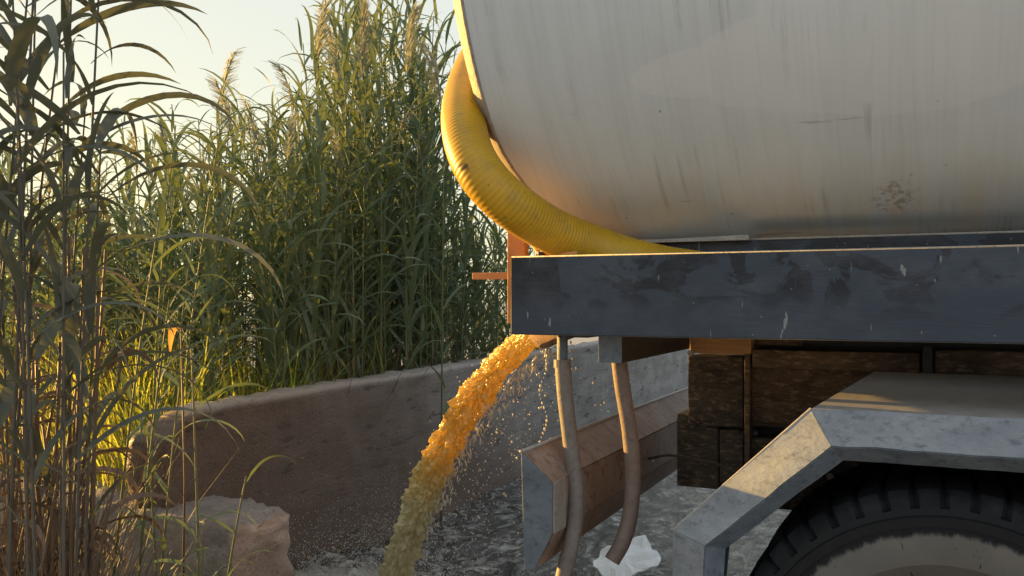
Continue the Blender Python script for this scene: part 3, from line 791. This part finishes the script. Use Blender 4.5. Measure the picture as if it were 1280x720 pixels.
# white scrap
c0 = atY(783, 700, 3.9); c0 = Vector((0, 0, 0))
q = ray(783); dsc = EYE*FPX/(716-HY)*.97
sx, sy = q[0]*dsc, q[1]*dsc
bm = bmesh.new(); rng = random.Random(3); N_ = 26; top = []; bot = []; 
for k in range(N_):
    a = 2*math.pi*k/N_; r = 1 + .35*fbm((math.cos(a)*1.1, math.sin(a)*1.1, 4), 2) + rng.uniform(-.045, .045)
    top.append((math.cos(a)*.165*r, math.sin(a)*.17*r))
v = [(0, 0, .012)]; f = []
for ring_, s_ in enumerate((.33, .66, .9, 1.0)):
    for k, (x, y) in enumerate(top): v.append((x*s_, y*s_, .035*fbm((x*8*s_, y*8*s_, 1), 4) + .006 - .004*ring_))
for k in range(N_): f.append((0, 1+k, 1+(k+1) % N_))
for rg_ in range(3):
    for k in range(N_):
        a = 1+rg_*N_+k; b = 1+rg_*N_+(k+1) % N_; f.append((a, a+N_, b+N_, b))
off = len(v)
for k, (x, y) in enumerate(top): v.append((x*.97, y*.97, -.022 + .008*fbm((x*9, y*9, 3), 2)))
for k in range(N_): a = 1+3*N_+k; b = 1+3*N_+(k+1) % N_; f.append((a, off+k, off+(k+1) % N_, b))
f.append(tuple(off+k for k in range(N_)))
sc_ = MB().add(v, f).build('crumpled_sheet', M['scrap'], smooth=False); bm.free()
sc_.location = (sx, sy, .12); sc_.rotation_euler = (R(17), R(-9), R(20))
tag(sc_, 'white crumpled piece of sheet lying in the water below the cut hose', 'scrap')

# ------------------------------------------------------------------ reeds
def leaf_geo(L, W, elev, droop, seg=8, fold=.25, twist=0, wav=0, seed=0):
    v = []; f = []; p = Vector((0, 0, 0)); ang = elev
    for i in range(seg+1):
        t = i/seg; wd = W*.5*min(1, (.35 + t*4))*(1 - t**2.2)**.9 if t < 1 else 0
        tw = twist*t
        s = Vector((0, math.cos(tw), math.sin(tw)))
        d = Vector((math.cos(ang), 0, math.sin(ang)))
        nrm = Vector((-math.sin(ang), 0, math.cos(ang)))
        sd_ = Vector((0, 1, 0))*math.cos(tw) + nrm*math.sin(tw)
        up_ = nrm*math.cos(tw) - Vector((0, 1, 0))*math.sin(tw)
        e = up_*wd*fold
        side = Vector((0, wav*math.sin(t*3+seed), 0))
        v += [p + side - sd_*wd + e, p + side, p + side + sd_*wd + e]
        p = p + d*(L/seg); ang -= droop/seg*(.4 + 1.2*t)
    for i in range(seg):
        a = i*3; f += [(a, a+1, a+4, a+3), (a+1, a+2, a+5, a+4)]
    return v, f
def rot(v, az, off):
    c, s = math.cos(az), math.sin(az); return [(q[0]*c - q[1]*s + off[0], q[0]*s + q[1]*c + off[1], q[2] + off[2]) for q in v]
def stalk_path(H, lean, laz, curve=1.0):
    return lambda z: Vector((math.cos(laz)*lean*(z/H)**(1+curve), math.sin(laz)*lean*(z/H)**(1+curve), z))
def reed_geo(rng, H, nl, leafL, leafW, first=.18, lean=.25, seg=7, plume=False):
    laz = rng.uniform(0, 6.283); SP = stalk_path(H, rng.uniform(.3, 1)*lean, laz)
    st = MB(); pts = [SP(H*k/10) for k in range(11)]
    st.tube(pts, [.0085*(1-.65*k/10) for k in range(11)], 5)
    fo = MB(); az = rng.uniform(0, 6.283)
    for k in range(nl):
        z = H*(first + (1-first)*(k/(nl-1))**.85)*.985; az += math.pi + rng.uniform(-.55, .55)
        sz = (.65 + .5*math.sin(math.pi*min(1, (k+.5)/nl)))*rng.uniform(.8, 1.2)
        v_, f_ = leaf_geo(leafL*sz, leafW*sz, R(rng.uniform(48, 78)), R(rng.uniform(50, 165)), seg, .22, rng.uniform(-1.2, 1.2), rng.uniform(-.03, .03), k)
        fo.add(rot(v_, az, SP(z)), f_)
    pl = None
    if plume: pl = plume_geo(rng, SP(H), rng.uniform(.30, .42), laz)
    return st, fo, pl
def plume_geo(rng, base, Lp, laz, n=70):
    m = MB()
    for k in range(n):
        t = (k/n)**.9; z = Lp*.8*t; az = laz + rng.gauss(0, .9); l = Lp*rng.uniform(.22, .42)*(1-.45*t)
        b = base + Vector((math.cos(laz)*.10*t*t, math.sin(laz)*.10*t*t, z))
        d = Vector((math.cos(az)*.42, math.sin(az)*.42, 1)).normalized()
        p1 = b + d*l*.5; p2 = b + d*l + Vector((math.cos(laz)*.045, math.sin(laz)*.045, -l*.18))
        s = Vector((-math.sin(az), math.cos(az), 0))
        w_ = .0042
        o_ = len(m.v)
        m.v += [tuple(b-s*w_*.4), tuple(b+s*w_*.4), tuple(p1-s*w_), tuple(p1+s*w_), tuple(p2-s*w_*.5), tuple(p2+s*w_*.5)]
        m.f += [(o_, o_+1, o_+3, o_+2), (o_+2, o_+3, o_+5, o_+4)]
        s2 = Vector((0, 0, 1)).cross(s)
    m.tube([base - Vector((0, 0, .1)), base + Vector((math.cos(laz)*.03, math.sin(laz)*.03, Lp*.5)), base + Vector((math.cos(laz)*.10, math.sin(laz)*.10, Lp*.85))], [.0035, .0025, .001], 4)
    return m
rng = random.Random(11)
variants = []   # unit: height 3 m
for k in range(12):
    plume = k in (0, 3, 6, 9)
    st, fo, pl = reed_geo(rng, 3.0, rng.randint(17, 24), .46, .030, first=.16, lean=.24, plume=plume)
    def mm(mb_, nm, mat):
        m = mb_.mesh(nm); m.materials.append(mat); m.shade_smooth(); return m
    variants.append((mm(st, 'stalk', M['stalk']), mm(fo, 'foliage', M['reed']), mm(pl, 'plume', M['plume']) if plume else None))
straight = []
for k in range(4):
    st, fo, pl = reed_geo(rng, 3.0, 15, .40, .026, first=.2, lean=.05, plume=False)
    pl = plume_geo(rng, Vector((0, 0, 2.98)), rng.uniform(.46, .56), rng.uniform(0, 6.28), 150)
    straight.append((mm(st, 'stalk', M['stalk']), mm(fo, 'foliage', M['reed']), mm(pl, 'plume', M['plume'])))
def place_reed(var, x, y, H, rz, label, group=None, tilt=(0,0), name='reed'):
    root = empty(name, (x, y, -.05), rz); s = (H+.05)/3.0
    if var[2]: s = (H+.05)/(3.36 if var not in straight else 3.5)
    root.scale = (.55+.45*s, .55+.45*s, s); root.rotation_euler = (tilt[0], tilt[1], rz)
    tag(root, label, 'reed', group)
    link('stalk', var[0], root); link('foliage', var[1], root)
    if var[2]: link('plume', var[2], root)
    return root
TOPY = [(-80, 160), (60, 165), (120, 165), (200, 160), (260, 150), (330, 140), (380, 128), (404, 20), (430, -20), (500, -25), (560, 20), (600, 62), (640, 80), (700, 90)]
def topy(px): return float(np.interp(px, [a for a, b in TOPY], [b for a, b in TOPY]))
def wall_ok(x, y): return x < wall_x(y) - .28 or y < 2.4
def lane(x, y): # low growth only in the gap the evening sun shines through
    c = 2.3 + (-x - .9)*math.tan(R(90) + SUN_AZ)*-1
    c = 2.3 + (-x - .9)*math.cos(SUN_AZ)/-math.sin(SUN_AZ)
    return abs(y - c) < .42
plain = [v_ for v_ in variants if v_[2] is None]; plumed = [v_ for v_ in variants if v_[2]]
# singled-out plumed reeds
special = [
    (276, 42, 5.2, 'tallest plumed reed standing alone against the pale sky, left of centre'),
    (292, 92, 5.0, 'plumed reed just right of the tall lone plume and lower'),
    (321, 108, 5.3, 'short brownish plumed reed between the lone tall plume and the dense stand'),
    (206, 130, 5.6, 'thin plumed reed low on the skyline above the yellow glow'),
    (396, -12, 5.6, 'plumed reed at the left edge of the tall dense stand'),
    (424, 12, 5.9, 'feathery plumed reed, second from the left edge of the dense stand'),
    (452, -8, 5.4, 'plumed reed amid the dense stand, its plume cut by the top of the picture'),
    (508, -5, 5.8, 'plumed reed leaning right in the dense stand, well left of the tank'),
    (552, 40, 5.5, 'plumed reed with a wide feathery head nearest the tank'),
]
for k, (px, py, d, lab) in enumerate(special):
    x, y = atD(px, d); H = EYE + (HY-py)/FPX*d
    place_reed(straight[k % 4], x, y, H, rng.uniform(0, 6.28), lab)
# the stand behind the wall
cnt = 0
while cnt < 225:
    px = rng.uniform(-30, 655) if rng.random() < .5 else rng.uniform(330, 655)
    d = rng.uniform(3.9, 7.6)
    x, y = atD(px, d)
    if not wall_ok(x, y) or (px < 150 and d < 4.6): continue
    if lane(x, y): continue
    H = EYE + (HY - topy(px) - abs(rng.gauss(0, 125 if px > 390 else 70)) + 12)/FPX*d
    pv = rng.random() < .10
    zone = ('in the sunlit gap by the left clump' if px < 205 else 'behind the left part of the wall' if px < 380 else
            'in the tall dense stand' if px < 545 else 'beside the yellow hose')
    row = 'front-row' if d < 5.2 else 'mid-row' if d < 6.4 else 'back-row'
    kind_ = 'plumed reed' if pv else 'leafy green reed'
    lab = row + ' ' + kind_ + ' ' + zone; grp = row + ' ' + kind_ + 's ' + zone
    place_reed(rng.choice(plumed if pv else plain), x, y, max(1.7, H), rng.uniform(0, 6.28), lab, grp, (rng.uniform(-.05, .05), rng.uniform(-.05, .05)))
    cnt += 1
# deeper mass of reeds that reads as one thicket
def joined(name, items, mat, label, cat):
    VV = []; FF = []; n0 = 0
    for (m, x, y, s, sz, rz) in items:
        a = np.empty(len(m.vertices)*3); m.vertices.foreach_get('co', a); a = a.reshape(-1, 3)
        c, sn = math.cos(rz), math.sin(rz)
        b = np.stack([(a[:,0]*c - a[:,1]*sn)*s + x, (a[:,0]*sn + a[:,1]*c)*s + y, a[:,2]*sz], 1)
        VV.append(b)
        for p in m.polygons: FF.append([i + n0 for i in p.vertices])
        n0 += len(a)
    m = bpy.data.meshes.new(name); m.from_pydata(np.concatenate(VV).tolist(), [], FF); m.materials.append(mat); m.shade_smooth()
    o = link(name, m); tag(o, label, cat, kind='stuff'); return o
items_s = []; items_f = []; cnt = 0
while cnt < 380:
    px = rng.uniform(365, 680) if rng.random() < .62 else rng.uniform(-60, 400); d = rng.uniform(6.4, 11)
    x, y = atD(px, d)
    if not wall_ok(x, y): continue
    H = EYE + (HY - topy(px) - (90 if px < 380 else 210) - abs(rng.gauss(0, 60)))/FPX*d
    vr = rng.choice(plain); s = max(.55, H/3); rz = rng.uniform(0, 6.28)
    items_s.append((vr[0], x, y, .6+.4*s, s, rz)); items_f.append((vr[1], x, y, .7+.4*s, s, rz)); cnt += 1
joined('reed_thicket', items_f, M['reed'], 'deep thicket of reed leaves behind the nearer reeds', 'reed thicket')
joined('reed_stems', items_s, M['stalk'], 'crowded reed stems deep in the thicket', 'reed stems')
items_l = []  # unseen reeds added to keep sun off the left foreground clump
for k in range(46):
    y = rng.uniform(.75, 1.72); x = rng.uniform(-4.4, -2.75); s = rng.uniform(.8, .98); items_l.append((rng.choice(plain)[1], x, y, .8, s, rng.uniform(0, 6.28)))
joined('reed_thicket', items_l, M['reed'], 'reed thicket out of view on the left, added to shade the left clump', 'reed thicket')
# undergrowth: low grassy leaves and dry stems behind the wall foot
def tuft_mesh(rng, n, Lr, W, mat, nm, elev=(60, 88), droop=(20, 90), rad=.12, seg=5):
    m = MB()
    for k in range(n):
        v_, f_ = leaf_geo(rng.uniform(*Lr), W*rng.uniform(.6, 1.3), R(rng.uniform(*elev)), R(rng.uniform(*droop)), seg, .2, rng.uniform(-1, 1))
        a = rng.uniform(0, 6.283); r = rad*rng.random()
        m.add(rot(v_, rng.uniform(0, 6.283), (math.cos(a)*r, math.sin(a)*r, 0)), f_)
    q = m.mesh(nm); q.materials.append(mat); q.shade_smooth(); return q
tg_ = [tuft_mesh(rng, 26, (.6, 1.35), .014, M['young'], 'grass', (72, 90), (5, 70)) for _ in range(4)]
td_ = [tuft_mesh(rng, 34, (.5, 1.5), .008, M['dry'], 'straw', (74, 90), (5, 60), .14) for _ in range(4)]
items = []; cnt = 0
while cnt < 260:
    px = rng.uniform(-40, 660) if rng.random() < .4 else rng.uniform(60, 420); d = rng.uniform(3.8, 6.5); x, y = atD(px, d)
    if not wall_ok(x, y): continue
    s = rng.uniform(.6, 1.15)*(.5 if lane(x, y) else 1); items.append((rng.choice(tg_), x, y, s, s, rng.uniform(0, 6.28))); cnt += 1
joined('undergrowth', items, M['young'], 'grassy undergrowth among the reed stems', 'undergrowth')
items = []; cnt = 0
while cnt < 260:
    px = rng.uniform(480, 670) if rng.random() < .45 else rng.uniform(-20, 480); d = rng.uniform(3.4, 7.5); x, y = atD(px, d)
    if not wall_ok(x, y): continue
    s = rng.uniform(.5, 1.1)*(.5 if lane(x, y) else 1); items.append((rng.choice(td_), x, y, s, s, rng.uniform(0, 6.28))); cnt += 1
for k in range(100):   # dry foreground straw
    px = rng.triangular(-75, 125, -5); d = rng.uniform(2.0, 2.8); x, y = atD(px, d)
    if y > 2.45 and x > -4.6 and y < 2.95: y = 2.4
    s = rng.uniform(.5, .85); items.append((rng.choice(td_), x, y, s, s, rng.uniform(0, 6.28)))
joined('dry_straw', items, M['dry'], 'dry brown straw and dead stems round the foot of the reeds', 'straw')

# foreground reeds: every leaf its own part
bigleaf = []
for k in range(14):
    v_, f_ = leaf_geo(rng.uniform(.28, .52), rng.uniform(.019, .034), R(rng.uniform(38, 76)), R(rng.uniform(60, 175)), 12, .25, rng.uniform(-1.3, 1.3), rng.uniform(-.04, .04), k)
    m = bpy.data.meshes.new('leaf'); m.from_pydata([tuple(q) for q in v_], [], f_); m.materials.append(M['reedold']); m.shade_smooth(); bigleaf.append(m)
bigleaf_g = []
for m in bigleaf[:8]:
    q = m.copy(); q.materials.clear(); q.materials.append(M['reed']); bigleaf_g.append(q)
def big_reed(px, d, H, label, lean, laz, leaves=(.50, .99, 13), green=False, rr=.0052, sc=1.0, group=None):
    x, y = atD(px, d); root = empty('reed', (x, y, -.05), 0); tag(root, label, 'reed', group)
    SP = stalk_path(H, lean, laz, .7); m = MB(); m.tube([SP(H*k/14) for k in range(15)], [rr*(1-.6*k/14) for k in range(15)], 8)
    m.build('stalk', M['stalk'] if green else M['stalkold'], root, smooth=True)
    az = rng.uniform(0, 6.28); a0, a1, n_ = leaves
    for k in range(n_):
        z = H*(a0 + (a1-a0)*k/(n_-1)); az += math.pi + rng.uniform(-.7, .7)
        o = link('leaf', rng.choice(bigleaf_g if green else bigleaf), root); p = SP(z)
        o.location = p; o.rotation_euler = (rng.uniform(-.2, .2), rng.uniform(-.2, .2), az); s = rng.uniform(.75, 1.15)*sc; o.scale = (s, s, s)
    return root
fg = [
    (-34, 2.05, 2.4, 'foreground reed at the extreme left edge, half out of the picture', .15, 0.4),
    (4, 2.0, 2.6, 'foreground reed just inside the left edge with a straight thick stem', .08, 1.0),
    (30, 2.15, 2.55, 'foreground reed second inside the left edge, leaves drooping', .1, 2.2),
    (52, 1.95, 2.25, 'foreground reed with broad grey hanging leaves in the middle of the left clump', .06, 4.0),
    (72, 2.2, 2.6, 'foreground reed whose bare stem stands tall in the left clump', .05, .2),
    (88, 2.1, 2.5, 'rightmost tall reed of the left clump, a long leaf sweeping right', .08, .5),
    (18, 2.2, 2.1, 'shorter grey-leaved reed in the middle of the left clump', .1, 3.0),
    (100, 2.15, 1.9, 'low bushy reed at the right flank of the left clump', .06, .2),
    (-8, 2.2, 2.6, 'tall reed at the back of the left clump', .2, .8),
    (62, 2.25, 2.0, 'reed with crowded leaves deep in the left clump', .1, 1.5),
    (40, 2.0, 1.95, 'short reed low in front of the left clump with curled leaves', .05, 5.0),
    (80, 2.0, 2.05, 'greyish reed with hanging leaves beneath the tallest stems of the left clump', .05, 5.6),
]
for (px, d, H, lab, le, az) in fg: big_reed(px, d, H, lab, le, az)
for k in range(34):
    px = rng.triangular(-35, 150, 30); d = rng.uniform(2.1, 2.75); H = rng.uniform(1.0, 1.75)
    if px > 120: H *= .8
    x, y = atD(px, d); root = empty('dead_reed', (x, y, -.05), 0)
    tag(root, 'bare brown dead reed stem among the straw at the lower left', 'reed', 'dead brown stems at lower left')
    SP = stalk_path(H, rng.uniform(.02, .2), rng.uniform(0, 6.28), .5); m = MB(); m.tube([SP(H*q/8) for q in range(9)], [rng.uniform(.005, .008)*(1-.4*q/8) for q in range(9)], 6)
    m.build('stalk', M['dry'], root, smooth=True)
    for q in range(rng.randint(2, 4)):
        v_, f_ = leaf_geo(rng.uniform(.16, .34), rng.uniform(.012, .024), R(rng.uniform(10, 50)), R(rng.uniform(90, 190)), 8, .5, rng.uniform(-2.5, 2.5), .03, q)
        mb = MB().add(rot(v_, rng.uniform(0, 6.28), (0, 0, 0)), f_); o = mb.build('leaf', M['dry'], root, smooth=True); o.location = SP(H*rng.uniform(.35, .95))
# slim green reeds in front of the broken stub
for (px, d, H, lab, le, az, lv) in [
    (253, 2.62, 1.36, 'tallest slim green reed in front of the broken concrete stub', .06, 2.9, (.35, .98, 6)),
    (205, 2.6, 1.10, 'slim green reed left of the tallest one in front of the stub', .08, 3.0, (.3, .98, 6)),
    (262, 2.75, .95, 'short bent reed just right of the tallest slim reed by the stub', .12, .3, (.3, .98, 5)),
    (190, 2.7, 1.25, 'pale slim reed at the left end of the stub', .1, 1.4, (.3, .98, 6)),
    (236, 2.55, .78, 'shortest green reed in front of the stub', .05, .2, (.3, .98, 5)),
    (160, 2.6, 1.5, 'green reed between the left clump and the stub', .12, .5, (.3, .98, 9)),
    (130, 2.7, 1.75, 'leafy green reed beside the left clump', .16, 1.0, (.3, .98, 10))]:
    big_reed(px, d, H, lab, le, az, lv, True, .006, .62)
# one withered orange leaf hanging in the undergrowth
x, y = atD(226, 3.3); o = empty('withered_reed', (x, y, -.05)); tag(o, 'withered reed with a single glowing orange leaf', 'reed')
zt_ = EYE - (405-HY)/FPX*3.3
MB().tube([(0, 0, 0), (.02, 0, zt_*.6), (0, 0, zt_+.05)], [.005, .004, .003], 6).build('stalk', M['dry'], o, smooth=True)
v_, f_ = leaf_geo(.24, .040, R(15), R(150), 10, .3, .5); mb = MB(); mb.add(rot(v_, 2.6, (0, 0, zt_+.03)), f_); mb.build('leaf', M['orangeleaf'], o, smooth=True)
